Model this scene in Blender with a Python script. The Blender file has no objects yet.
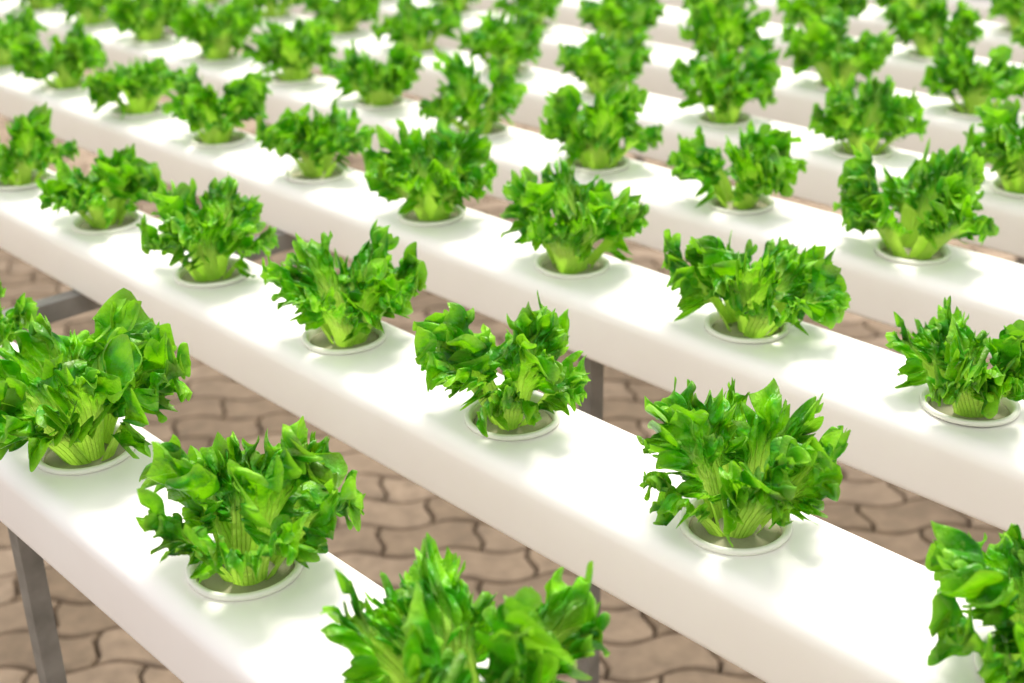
import bpy, math, random
import numpy as np
from mathutils import Matrix, Vector

# ---------------- layout (metres) ----------------
S=0.2                    # hole spacing along a channel
P=0.24578                # channel pitch
X0,Y0=0.33144,0.60122    # first channel / reference hole
F_PX,PITCH,YAW,ROLL,H=1328.18,0.43053,-0.75232,-0.01763,0.44901
ZT=0.72                  # channel top height
YOFF=[-.008,.016,-.005,-.010,.005,0,.006,-.008,.004,0]
XOFF=[.004]+[0]*9
def rot(yaw,pitch,roll):
    return (Matrix.Rotation(yaw,3,'Z')@Matrix.Rotation(math.pi/2-pitch,3,'X')@Matrix.Rotation(roll,3,'Z'))

# ---------------- helpers ----------------
def link(o): bpy.context.scene.collection.objects.link(o); return o
def mesh_obj(name,verts,faces,mat=None,smooth=True):
    me=bpy.data.meshes.new(name); me.from_pydata([tuple(v) for v in verts],[],faces); me.update()
    if mat: me.materials.append(mat)
    me.polygons.foreach_set('use_smooth',[smooth]*len(me.polygons))
    o=bpy.data.objects.new(name,me); return link(o)
def newmat(name):
    m=bpy.data.materials.new(name); m.use_nodes=True
    n=m.node_tree.nodes; l=m.node_tree.links
    return m,n,l,n['Principled BSDF'],n['Material Output']
def ramp(n,stops,interp='LINEAR'):
    r=n.new('ShaderNodeValToRGB'); cr=r.color_ramp; cr.interpolation=interp
    while len(cr.elements)<len(stops): cr.elements.new(.5)
    for e,(pos,c) in zip(cr.elements,stops): e.position=pos; e.color=(*c,1)
    return r

# ---------------- materials ----------------
def pvc_mat():
    m,n,l,b,o=newmat('white_pvc')
    tc=n.new('ShaderNodeTexCoord'); nz=n.new('ShaderNodeTexNoise'); nz.inputs['Scale'].default_value=9; nz.inputs['Detail'].default_value=5
    l.new(tc.outputs['Object'],nz.inputs['Vector'])
    r=ramp(n,[(.3,(.92,.87,.84)),(.7,(.955,.92,.895))]); l.new(nz.outputs['Fac'],r.inputs['Fac']); l.new(r.outputs['Color'],b.inputs['Base Color'])
    b.inputs['Roughness'].default_value=.36
    b.inputs['Specular IOR Level'].default_value=.5
    return m
PVC=pvc_mat()
def cup_mat():
    m,n,l,b,o=newmat('white_cup_plastic')
    b.inputs['Base Color'].default_value=(.86,.84,.76,1); b.inputs['Roughness'].default_value=.35
    return m
CUP=cup_mat()
def foam_mat():
    m,n,l,b,o=newmat('growing_sponge')
    nz=n.new('ShaderNodeTexNoise'); nz.inputs['Scale'].default_value=300
    r=ramp(n,[(.3,(.20,.20,.11)),(.7,(.42,.40,.26))]); l.new(nz.outputs['Fac'],r.inputs['Fac']); l.new(r.outputs['Color'],b.inputs['Base Color'])
    b.inputs['Roughness'].default_value=.95
    return m
FOAM=foam_mat()
def steel_mat():
    m,n,l,b,o=newmat('galvanised_steel')
    tc=n.new('ShaderNodeTexCoord'); nz=n.new('ShaderNodeTexNoise'); nz.inputs['Scale'].default_value=40; nz.inputs['Detail'].default_value=6
    l.new(tc.outputs['Object'],nz.inputs['Vector'])
    r=ramp(n,[(.3,(.18,.175,.16)),(.7,(.30,.29,.27))]); l.new(nz.outputs['Fac'],r.inputs['Fac']); l.new(r.outputs['Color'],b.inputs['Base Color'])
    b.inputs['Metallic'].default_value=.3; b.inputs['Roughness'].default_value=.45
    return m
STEEL=steel_mat()
def leaf_mat(name,dark,mid,light,rib,trans):
    m,n,l,b,o=newmat(name)
    uv=n.new('ShaderNodeUVMap'); sep=n.new('ShaderNodeSeparateXYZ'); l.new(uv.outputs['UV'],sep.inputs[0])
    tc=n.new('ShaderNodeTexCoord'); nz=n.new('ShaderNodeTexNoise'); nz.inputs['Scale'].default_value=42; nz.inputs['Detail'].default_value=5
    l.new(tc.outputs['Object'],nz.inputs['Vector'])
    r=ramp(n,[(.36,dark),(.5,mid),(.65,light)]); l.new(nz.outputs['Fac'],r.inputs['Fac'])
    rr=ramp(n,[(.0,(1,1,1)),(.30,(.96,.96,.96)),(.48,(.45,.45,.45)),(.70,(.05,.05,.05)),(.93,(0,0,0)),(1,(.32,.32,.32))]); l.new(sep.outputs['Y'],rr.inputs['Fac'])
    def math_(op,a,bv=None,c=None):
        k=n.new('ShaderNodeMath'); k.operation=op
        for i,v in enumerate((a,bv,c)):
            if v is None: continue
            if isinstance(v,(int,float)): k.inputs[i].default_value=v
            else: l.new(v,k.inputs[i])
        return k.outputs[0]
    sx=math_('SUBTRACT',sep.outputs['X'],.5)
    ab=math_('ABSOLUTE',sx)
    nv=math_('MULTIPLY_ADD',nz.outputs['Fac'],.08,sep.outputs['X'])
    w=math_('ABSOLUTE',math_('SINE',math_('MULTIPLY',nv,38.0)))
    vein=math_('SUBTRACT',1.0,math_('MULTIPLY',w,2.8)); vein=math_('MAXIMUM',vein,0.0)
    vf=math_('MULTIPLY',vein,math_('SUBTRACT',1.0,sep.outputs['Y'])); vf=math_('MULTIPLY',vf,1.1)
    midr=math_('MAXIMUM',math_('SUBTRACT',1.0,math_('MULTIPLY',ab,16.0)),0.0)
    midr=math_('MULTIPLY',midr,math_('SUBTRACT',1.0,sep.outputs['Y']))
    fac=math_('ADD',rr.outputs['Color'],vf); fac=math_('ADD',fac,midr); fac=math_('MINIMUM',fac,1.0)
    mx=n.new('ShaderNodeMix'); mx.data_type='RGBA'; l.new(fac,mx.inputs['Factor']); l.new(r.outputs['Color'],mx.inputs['A']); mx.inputs['B'].default_value=(*rib,1)
    l.new(mx.outputs['Result'],b.inputs['Base Color'])
    b.inputs['Roughness'].default_value=.33; b.inputs['Specular IOR Level'].default_value=.33
    nb=n.new('ShaderNodeTexNoise'); nb.inputs['Scale'].default_value=150; nb.inputs['Detail'].default_value=3; l.new(tc.outputs['Object'],nb.inputs['Vector'])
    hs=math_('ADD',nb.outputs['Fac'],math_('MULTIPLY',vein,.5))
    bp=n.new('ShaderNodeBump'); bp.inputs['Strength'].default_value=.9; bp.inputs['Distance'].default_value=.0025
    l.new(hs,bp.inputs['Height']); l.new(bp.outputs['Normal'],b.inputs['Normal'])
    tr=n.new('ShaderNodeBsdfTranslucent')
    mt=n.new('ShaderNodeMix'); mt.data_type='RGBA'; mt.inputs['Factor'].default_value=.6; l.new(mx.outputs['Result'],mt.inputs['A']); mt.inputs['B'].default_value=(*trans,1)
    l.new(mt.outputs['Result'],tr.inputs['Color']); l.new(bp.outputs['Normal'],tr.inputs['Normal'])
    ms=n.new('ShaderNodeMixShader'); ms.inputs[0].default_value=.37
    l.new(b.outputs[0],ms.inputs[1]); l.new(tr.outputs[0],ms.inputs[2]); l.new(ms.outputs[0],o.inputs['Surface'])
    return m
LEAF=leaf_mat('lettuce_leaf',(.006,.12,.001),(.036,.33,.001),(.24,.64,.005),(.56,.78,.12),(.33,.78,.003))
RED=leaf_mat('red_lettuce_leaf',(.03,.008,.02),(.07,.015,.05),(.12,.03,.07),(.25,.12,.12),(.2,.03,.08))
def paver_mat():
    m,n,l,b,o=newmat('concrete_paver')
    g=n.new('ShaderNodeNewGeometry'); tc=n.new('ShaderNodeTexCoord')
    nz=n.new('ShaderNodeTexNoise'); nz.inputs['Scale'].default_value=35; nz.inputs['Detail'].default_value=8; l.new(tc.outputs['Object'],nz.inputs['Vector'])
    r1=ramp(n,[(0,(.23,.168,.112)),(.5,(.305,.228,.16)),(1,(.38,.29,.212))]); l.new(g.outputs['Random Per Island'],r1.inputs['Fac'])
    r2=ramp(n,[(.3,(.72,.72,.72)),(.7,(1.1,1.1,1.1))]); l.new(nz.outputs['Fac'],r2.inputs['Fac'])
    mx=n.new('ShaderNodeMix'); mx.data_type='RGBA'; mx.blend_type='MULTIPLY'; mx.inputs['Factor'].default_value=1
    l.new(r1.outputs['Color'],mx.inputs['A']); l.new(r2.outputs['Color'],mx.inputs['B']); l.new(mx.outputs['Result'],b.inputs['Base Color'])
    b.inputs['Roughness'].default_value=.9
    bp=n.new('ShaderNodeBump'); bp.inputs['Strength'].default_value=.4; bp.inputs['Distance'].default_value=.003; l.new(nz.outputs['Fac'],bp.inputs['Height']); l.new(bp.outputs['Normal'],b.inputs['Normal'])
    return m
PAVER=paver_mat()
def soil_mat():
    m,n,l,b,o=newmat('joint_sand')
    nz=n.new('ShaderNodeTexNoise'); nz.inputs['Scale'].default_value=60
    r=ramp(n,[(.3,(.07,.05,.032)),(.7,(.13,.09,.06))]); l.new(nz.outputs['Fac'],r.inputs['Fac']); l.new(r.outputs['Color'],b.inputs['Base Color'])
    b.inputs['Roughness'].default_value=1
    return m
SOIL=soil_mat()

# ---------------- ground ----------------
mesh_obj('floor',[(-3,-3,0),(9,-3,0),(9,9,0),(-3,9,0)],[(0,1,2,3)],SOIL,False)
def pavers():
    V=[];F=[]
    bw,bh=.155,.080; j=.0036; ang=math.radians(-40)
    ca,sa=math.cos(ang),math.sin(ang)
    def warp(x,y):
        return (x+.007*math.sin(2*math.pi*y/bh), y+.011*math.sin(2*math.pi*x/(bw/1.0)))
    def tw(x,y):
        x,y=warp(x,y); return (2.2+ca*x-sa*y, 2.2+sa*x+ca*y)
    N=10
    for row in range(-52,53):
        for col in range(-28,29):
            x0=col*bw+(bw/2 if row%2 else 0); y0=row*bh
            cx,cy=tw(x0+bw/2,y0+bh/2)
            if cx<-.8 or cy<-.8 or cx>5.2 or cy>5.2: continue
            def ring(ins,z):
                a,b_,c,d=x0+ins,y0+ins,x0+bw-ins,y0+bh-ins
                P_=[(a+(c-a)*k/N/1,b_) for k in range(N)]+[(c,b_+(d-b_)*k/4) for k in range(4)]+[(c-(c-a)*k/N,d) for k in range(N)]+[(a,d-(d-b_)*k/4) for k in range(4)]
                return [(*tw(*q_),z) for q_ in P_]
            base=len(V); n=2*N+8
            V+=ring(j*.7,.001)+ring(j*.7,.012)+ring(j*1.5,.016)
            for lv in range(2):
                for k in range(n):
                    a=base+lv*n+k; b2=base+lv*n+(k+1)%n
                    F.append((a,b2,b2+n,a+n))
            F.append(tuple(base+2*n+k for k in range(n)))
    return mesh_obj('paving_stones',V,F,PAVER,False)
pavers()

# ---------------- channel ----------------
A=.0365; W=.0525; RC=.014; HC=.056; RH=.0315
J0,J1=-5,15   # hole indices
def channel(i):
    xc=X0+P*i+XOFF[i]; Yc=Y0+YOFF[i]
    YS=Yc+(J0-.5)*S; YE=Yc+(J1+.5)*S
    V=[];F=[];FS=[]
    def add(vs): b=len(V); V.extend(vs); return b
    NH=48
    for jx in range(J0,J1+1):
        yc=Yc+jx*S
        b=len(V)
        for ring in range(3):
            for k in range(NH):
                a=2*math.pi*(k+.0)/NH
                c,s=math.cos(a),math.sin(a)
                if ring==0: x,y,z=RH*c,RH*s,-.004
                elif ring==1: x,y,z=RH*c,RH*s,0
                else:
                    m=A/max(abs(c),abs(s)); x,y,z=m*c,m*s,0
                V.append((x,yc+y,z))
        for ring in range(2):
            for k in range(NH):
                a=b+ring*NH+k; a2=b+ring*NH+(k+1)%NH
                F.append((a,a+NH,a2+NH,a2)); FS.append(False)
        y1=yc+A; y2=min(yc+S-A,YE)
        if jx==J0:
            bb=add([(-A,YS,0),(A,YS,0),(A,yc-A,0),(-A,yc-A,0)]); F.append((bb,bb+1,bb+2,bb+3)); FS.append(False)
        bb=add([(-A,y1,0),(A,y1,0),(A,y2,0),(-A,y2,0)]); F.append((bb,bb+1,bb+2,bb+3)); FS.append(False)
    prof=[(A,0),(W-RC,0)]
    for k in range(1,10):
        a=math.pi/2*(1-k/9); prof.append((W-RC+RC*math.cos(a),-RC+RC*math.sin(a)))
    prof.append((W,-RC-.004))
    prof.append((W,-HC+.006))
    for k in range(1,5):
        a=-math.pi/2*k/4; prof.append((W-.005+.005*math.cos(a),-HC+.005+.005*math.sin(a)))
    full=prof+[(-x,z) for x,z in reversed(prof)]
    ys=np.linspace(YS,YE,12)
    b=len(V); n=len(full)
    for y in ys: V.extend([(x,y,z) for x,z in full])
    for r_ in range(len(ys)-1):
        for k in range(n-1):
            a=b+r_*n+k
            F.append((a,a+1,a+1+n,a+n)); FS.append(True)
    for yy,sg in ((YS,-1),(YE,1)):
        rim=[(x*1.03,z*1.03+.0015) for x,z in full]
        bb=len(V)
        V.extend([(x,yy-sg*.02,z) for x,z in rim]); V.extend([(x,yy+sg*.003,z) for x,z in rim])
        for k in range(n):
            k2=(k+1)%n
            F.append((bb+k,bb+k2,bb+n+k2,bb+n+k)); FS.append(False)
        F.append(tuple(bb+n+k for k in range(n))); FS.append(False)
    o=mesh_obj('hydroponic_channel',V,F,PVC)
    o.data.polygons.foreach_set('use_smooth',FS)
    o.location=(xc,0,ZT)
    return o
def lathe(profile,n=48):
    V=[];F=[]
    for r_,z in profile:
        for k in range(n):
            a=2*math.pi*k/n; V.append((r_*math.cos(a),r_*math.sin(a),z))
    for i in range(len(profile)-1):
        for k in range(n):
            a=i*n+k; a2=i*n+(k+1)%n
            F.append((a,a2,a2+n,a+n))
    return V,F
V_,F_=lathe([(.0335,0.0004),(.0345,.0006),(.0348,.0030),(.0338,.0042),(.0318,.0042),(.0304,.0032),(.0294,.0012),(.0285,-.004),(.0265,-.032),(.0,-.034)])
cm=bpy.data.meshes.new('net_cup'); cm.from_pydata(V_,[],F_); cm.materials.append(CUP); cm.polygons.foreach_set('use_smooth',[True]*len(F_))
V_,F_=lathe([(.0272,-.030),(.0286,-.0030),(.026,-.0010),(.0,0)],32)
fm=bpy.data.meshes.new('sponge_plug'); fm.from_pydata(V_,[],F_); fm.materials.append(FOAM)

# ---------------- lettuce ----------------
def leaf_geo(rng,L,wx,lean0,lean1,amp,az,NT=460,NR=40):
    TH=1.42
    th=np.linspace(-1,1,NT)*TH
    r=np.linspace(0,1,NR)**.7
    ph=rng.uniform(0,6.28,18)
    m1=rng.uniform(1.8,2.8); m2=rng.uniform(6,8); m3=rng.uniform(16,20); m4=rng.uniform(34,42)
    lob=np.abs(np.cos(m1*th+ph[0]+.5*np.sin(2*th+ph[1])))
    big=np.abs(np.cos(m2*th+ph[2]+.7*np.sin(3*th+ph[3])))**.8
    sm=1-np.abs(np.sin(m3*th+ph[4]+.9*np.sin(5*th+ph[9])))
    ti=1-np.abs(np.sin(m4*th+ph[12]+.9*np.sin(7*th+ph[13])))
    prof=.48+.52*np.cos(th*1.0)
    Rr=prof*(.57+.26*lob+.17*big+.14*sm+.12*ti)
    r2,t2=np.meshgrid(r,th,indexing='ij')
    Lp=.36*L; Lb=.72*L
    pp=np.clip(r2/.30,0,1); q=np.clip((r2-.14)/.86,0,1)
    base=prof*.80
    Rm=(base*(1-q**2.5)+Rr*q**2.5)*Lb
    halfp=.0100
    f1=rng.uniform(2.2,3.4); f2=rng.uniform(6,8); f3=rng.uniform(15,19); f4=rng.uniform(36,44)
    w2=1+.5*np.sin(2.1*t2+ph[16]); w3=1+.7*np.sin(3.7*t2+ph[14]); w4=1+.6*np.sin(6.1*t2+ph[15])
    g3=f3*t2+ph[7]+.8*np.sin(3*t2+ph[13])+5*r2*np.sin(2*t2+ph[1]); g4=f4*t2+ph[10]+1.2*np.sin(5*t2+ph[17])+8*r2*np.sin(3*t2+ph[3])
    # crumple: sum of randomly oriented waves, breaks up the radial pleats
    crng=np.random.default_rng(int(ph[0]*1e5))
    def crumple(n,k0,k1,r0,r1,g):
        s=0
        for _ in range(n):
            s=s+np.sin(g.choice([-1,1])*g.uniform(k0,k1)*t2+g.uniform(r0,r1)*r2+g.uniform(0,6.28))
        return s/math.sqrt(n)
    c1=crumple(4,6,15,8,16,rng); c2=crumple(5,14,36,12,30,rng); c3=crumple(5,14,36,12,30,rng); c4=crumple(5,14,36,12,30,rng)
    c5=crumple(6,30,62,20,40,crng); c6=crumple(6,30,62,20,40,crng)
    Rm=Rm+amp*L*(q**3*.03*np.cos(f2*t2+ph[6])+q**5*.03*w3*np.cos(g3)+q**7*.022*w4*np.cos(g4)+q**3*.028*c3+q**4*.010*c6)
    x=q*Rm*np.sin(t2)*wx+np.clip(t2/TH*1.6,-1,1)*halfp*(1-q)**1.5*(1+.2*np.sin(5*r2+ph[8]))
    y=Lp*pp+q*Rm*np.cos(t2)
    z=amp*L*(q**1.5*.06*np.sin(f1*t2+ph[5])+q**2.4*.056*w2*np.sin(f2*t2+ph[6]+1.5*r2)+q**4*.060*w3*np.sin(g3)+q**6*.050*w4*np.sin(g4)+q**2*.022*c1+q**2.6*.046*c2+q**3*.016*c5)
    z+=x*x/L*rng.uniform(.3,1.6)
    z+=(1-q)**2*.004*np.clip(np.abs(t2)/TH*1.6,0,1)**2
    z-=L*.16*q**7*(.55+.45*np.sin(2.9*t2+ph[11]))
    x=x+amp*L*(q**4*.03*w3*np.cos(g3)*np.cos(t2)+q**3*.028*c4)
    x=x+L*.05*q**2*np.sin(6*r2+3*t2+ph[9])
    u=np.linspace(0,1.4,60); al=lean0+(lean1-lean0)*np.clip(u,0,1.4)**1.6
    du=np.gradient(u)*L
    cx=np.cumsum(np.sin(al)*du)-np.sin(al[0])*du[0]; cz=np.cumsum(np.cos(al)*du)-np.cos(al[0])*du[0]
    uy=np.clip(y/L,0,1.4)
    a=np.interp(uy,u,al); px=np.interp(uy,u,cx); pz=np.interp(uy,u,cz)
    nx,nz_=-np.cos(a),np.sin(a)
    X=px+nx*z; Z=pz+nz_*z; B=x
    tl=rng.uniform(-.3,.3); B,Z=B*math.cos(tl)+Z*math.sin(tl)*.6, Z*math.cos(tl)-B*math.sin(tl)*.6
    ca,sa=math.cos(az),math.sin(az)
    off=.0145*(lean0/.4)**.5 if lean0>.05 else .004
    wx_=(X+off)*ca-B*sa; wy_=(X+off)*sa+B*ca
    V=np.stack([wx_,wy_,Z-.006],-1).reshape(-1,3)
    rad=np.hypot(V[:,0],V[:,1])
    bad=(V[:,2]<.0070)&(rad>.0265)
    V[:,2]=np.where(bad,.0070+(rad-.0265)*.06,V[:,2])
    nr=np.where(rad>.066,.066+(rad-.066)*.45,rad)/np.maximum(rad,1e-6)
    V[:,0]*=nr; V[:,1]*=nr
    idx=np.arange(NR*NT).reshape(NR,NT)
    F=np.stack([idx[:-1,:-1],idx[:-1,1:],idx[1:,1:],idx[1:,:-1]],-1).reshape(-1,4)
    UV=np.stack([(t2/TH+1)/2,r2],-1).reshape(-1,2)
    return V,F,UV
def lettuce_mesh(seed,mat):
    rng=np.random.default_rng(seed)
    Vs=[];Fs=[];Us=[];n=0
    spec=[]
    k0=rng.uniform(0,6.28)
    no=5
    for k in range(no): spec.append((rng.uniform(.074,.104),rng.uniform(.56,.76),rng.uniform(.34,.58),rng.uniform(.6,1.15),k0+k*2*math.pi/no+rng.uniform(-.4,.4)))
    for k in range(3): spec.append((rng.uniform(.080,.106),rng.uniform(.52,.70),rng.uniform(.14,.30),rng.uniform(.3,.8),k0+.6+k*2*math.pi/3+rng.uniform(-.5,.5)))
    for L,wx,l0,l1,az in spec:
        V,F,U=leaf_geo(rng,L,wx,l0,l1,rng.uniform(.95,1.25),az)
        Vs.append(V);Fs.append(F+n);Us.append(U); n+=len(V)
    V=np.concatenate(Vs);F=np.concatenate(Fs);U=np.concatenate(Us)
    me=bpy.data.meshes.new('lettuce_head'); me.vertices.add(len(V)); me.vertices.foreach_set('co',V.ravel())
    me.loops.add(F.size); me.loops.foreach_set('vertex_index',F.ravel().astype(np.int32))
    me.polygons.add(len(F)); me.polygons.foreach_set('loop_start',np.arange(0,F.size,4,dtype=np.int32))
    me.update(calc_edges=True)
    uvl=me.uv_layers.new(name='UVMap'); uvl.data.foreach_set('uv',U[F.ravel()].ravel())
    me.polygons.foreach_set('use_smooth',[True]*len(F)); me.materials.append(mat); me.validate()
    return me
variants=[lettuce_mesh(200+k,LEAF) for k in range(8)]
redm=lettuce_mesh(300,RED)
scales={(0,-1):1.0,(1,-2):.85,(0,0):.90,(0,1):1.02,(1,-1):.90,(1,0):.90,(1,1):.90,(1,2):.90,(2,0):1.0,(2,1):.95,(3,0):1.05,(3,1):.96}
rnd=random.Random(5)
NCH=10
for i in range(NCH):
    ch=channel(i)
    for jx in range(J0,J1+1):
        y=Y0+YOFF[i]+jx*S
        c=link(bpy.data.objects.new('net_cup',cm)); c.parent=ch; c.location=(0,y,0); c.rotation_euler=(rnd.uniform(-.02,.02),rnd.uniform(-.02,.02),0)
        s=link(bpy.data.objects.new('sponge_plug',fm)); s.parent=ch; s.location=(0,y,0)
        red=(i>=8 and jx<=3)
        me=redm if red else variants[rnd.randrange(8)]
        o=link(bpy.data.objects.new('red_lettuce' if red else 'lettuce_plant',me))
        o.location=(X0+P*i+XOFF[i]+rnd.uniform(-.003,.003),y+rnd.uniform(-.003,.003),ZT)
        sc=scales.get((i,jx),rnd.uniform(.88,1.05)*.97); o.scale=(sc,sc,sc*rnd.uniform(.9,1.0))
        o.rotation_euler=(rnd.uniform(-.06,.06),rnd.uniform(-.06,.06),rnd.uniform(0,6.28))

# ---------------- supports ----------------
def box(V,F,x0,x1,y0,y1,z0,z1):
    b=len(V); V+=[(x0,y0,z0),(x1,y0,z0),(x1,y1,z0),(x0,y1,z0),(x0,y0,z1),(x1,y0,z1),(x1,y1,z1),(x0,y1,z1)]
    F+=[(b,b+3,b+2,b+1),(b+4,b+5,b+6,b+7),(b,b+1,b+5,b+4),(b+1,b+2,b+6,b+5),(b+2,b+3,b+7,b+6),(b+3,b,b+4,b+7)]
zb=ZT-HC
for i,yl in ((0,Y0+.33),(2,Y0+.17),(6,Y0+.165),(8,Y0+.165),(0,Y0-.9),(2,Y0-.9),(6,Y0-.9),(8,Y0-.9),(1,Y0+2.6),(4,Y0+2.6),(7,Y0+2.6)):
    V=[];F=[]; h=.0085; x=X0+P*i
    box(V,F,x-h,x+h,yl-h,yl+h,.02,zb-.004); box(V,F,x-.03,x+.03,yl-.03,yl+.03,.016,.021)
    box(V,F,x-.045,x+.045,yl-.02,yl+.02,zb-.004,zb)
    mesh_obj('support_leg',V,F,STEEL,False)
for yr in (Y0+.6,Y0+1.7):
    V=[];F=[]
    box(V,F,X0-.15,X0+P*NCH-.1,yr-.009,yr+.009,zb-.02,zb)
    for k in (-.45,5,9.4):
        x=X0+P*k; box(V,F,x-.009,x+.009,yr-.009,yr+.009,.016,zb-.02)
    mesh_obj('support_rail',V,F,STEEL,False)

# ---------------- light ----------------
sun=bpy.data.lights.new('sun','SUN'); sun.energy=5.0; sun.angle=math.radians(20); sun.color=(1,.95,.87)
so=link(bpy.data.objects.new('sun',sun))
d=Vector((.72,.35,1.4)).normalized()
so.rotation_euler=d.to_track_quat('Z','Y').to_euler()
w=bpy.data.worlds.new('sky'); bpy.context.scene.world=w; w.use_nodes=True
wn=w.node_tree.nodes; wl=w.node_tree.links
bg=wn['Background']; bg.inputs[0].default_value=(1,.985,.98,1)
tc=wn.new('ShaderNodeTexCoord'); sp=wn.new('ShaderNodeSeparateXYZ'); wl.new(tc.outputs['Generated'],sp.inputs[0])
mr=wn.new('ShaderNodeMapRange'); mr.inputs['From Min'].default_value=0; mr.inputs['From Max'].default_value=.8; mr.inputs['To Min'].default_value=.74; mr.inputs['To Max'].default_value=1.5
wl.new(sp.outputs['Z'],mr.inputs['Value']); wl.new(mr.outputs['Result'],bg.inputs['Strength'])

# ---------------- camera ----------------
cam=bpy.data.cameras.new('camera'); co=link(bpy.data.objects.new('camera',cam))
cam.sensor_width=36; cam.lens=F_PX/1024*36; cam.clip_start=.01
co.matrix_world=Matrix.Translation((0,0,ZT+H))@rot(YAW,PITCH,ROLL).to_4x4()
cam.dof.use_dof=True; cam.dof.focus_distance=.86; cam.dof.aperture_fstop=6.5
bpy.context.scene.camera=co
sc=bpy.context.scene
sc.view_settings.view_transform='Standard'; sc.view_settings.look='None'; sc.view_settings.exposure=0
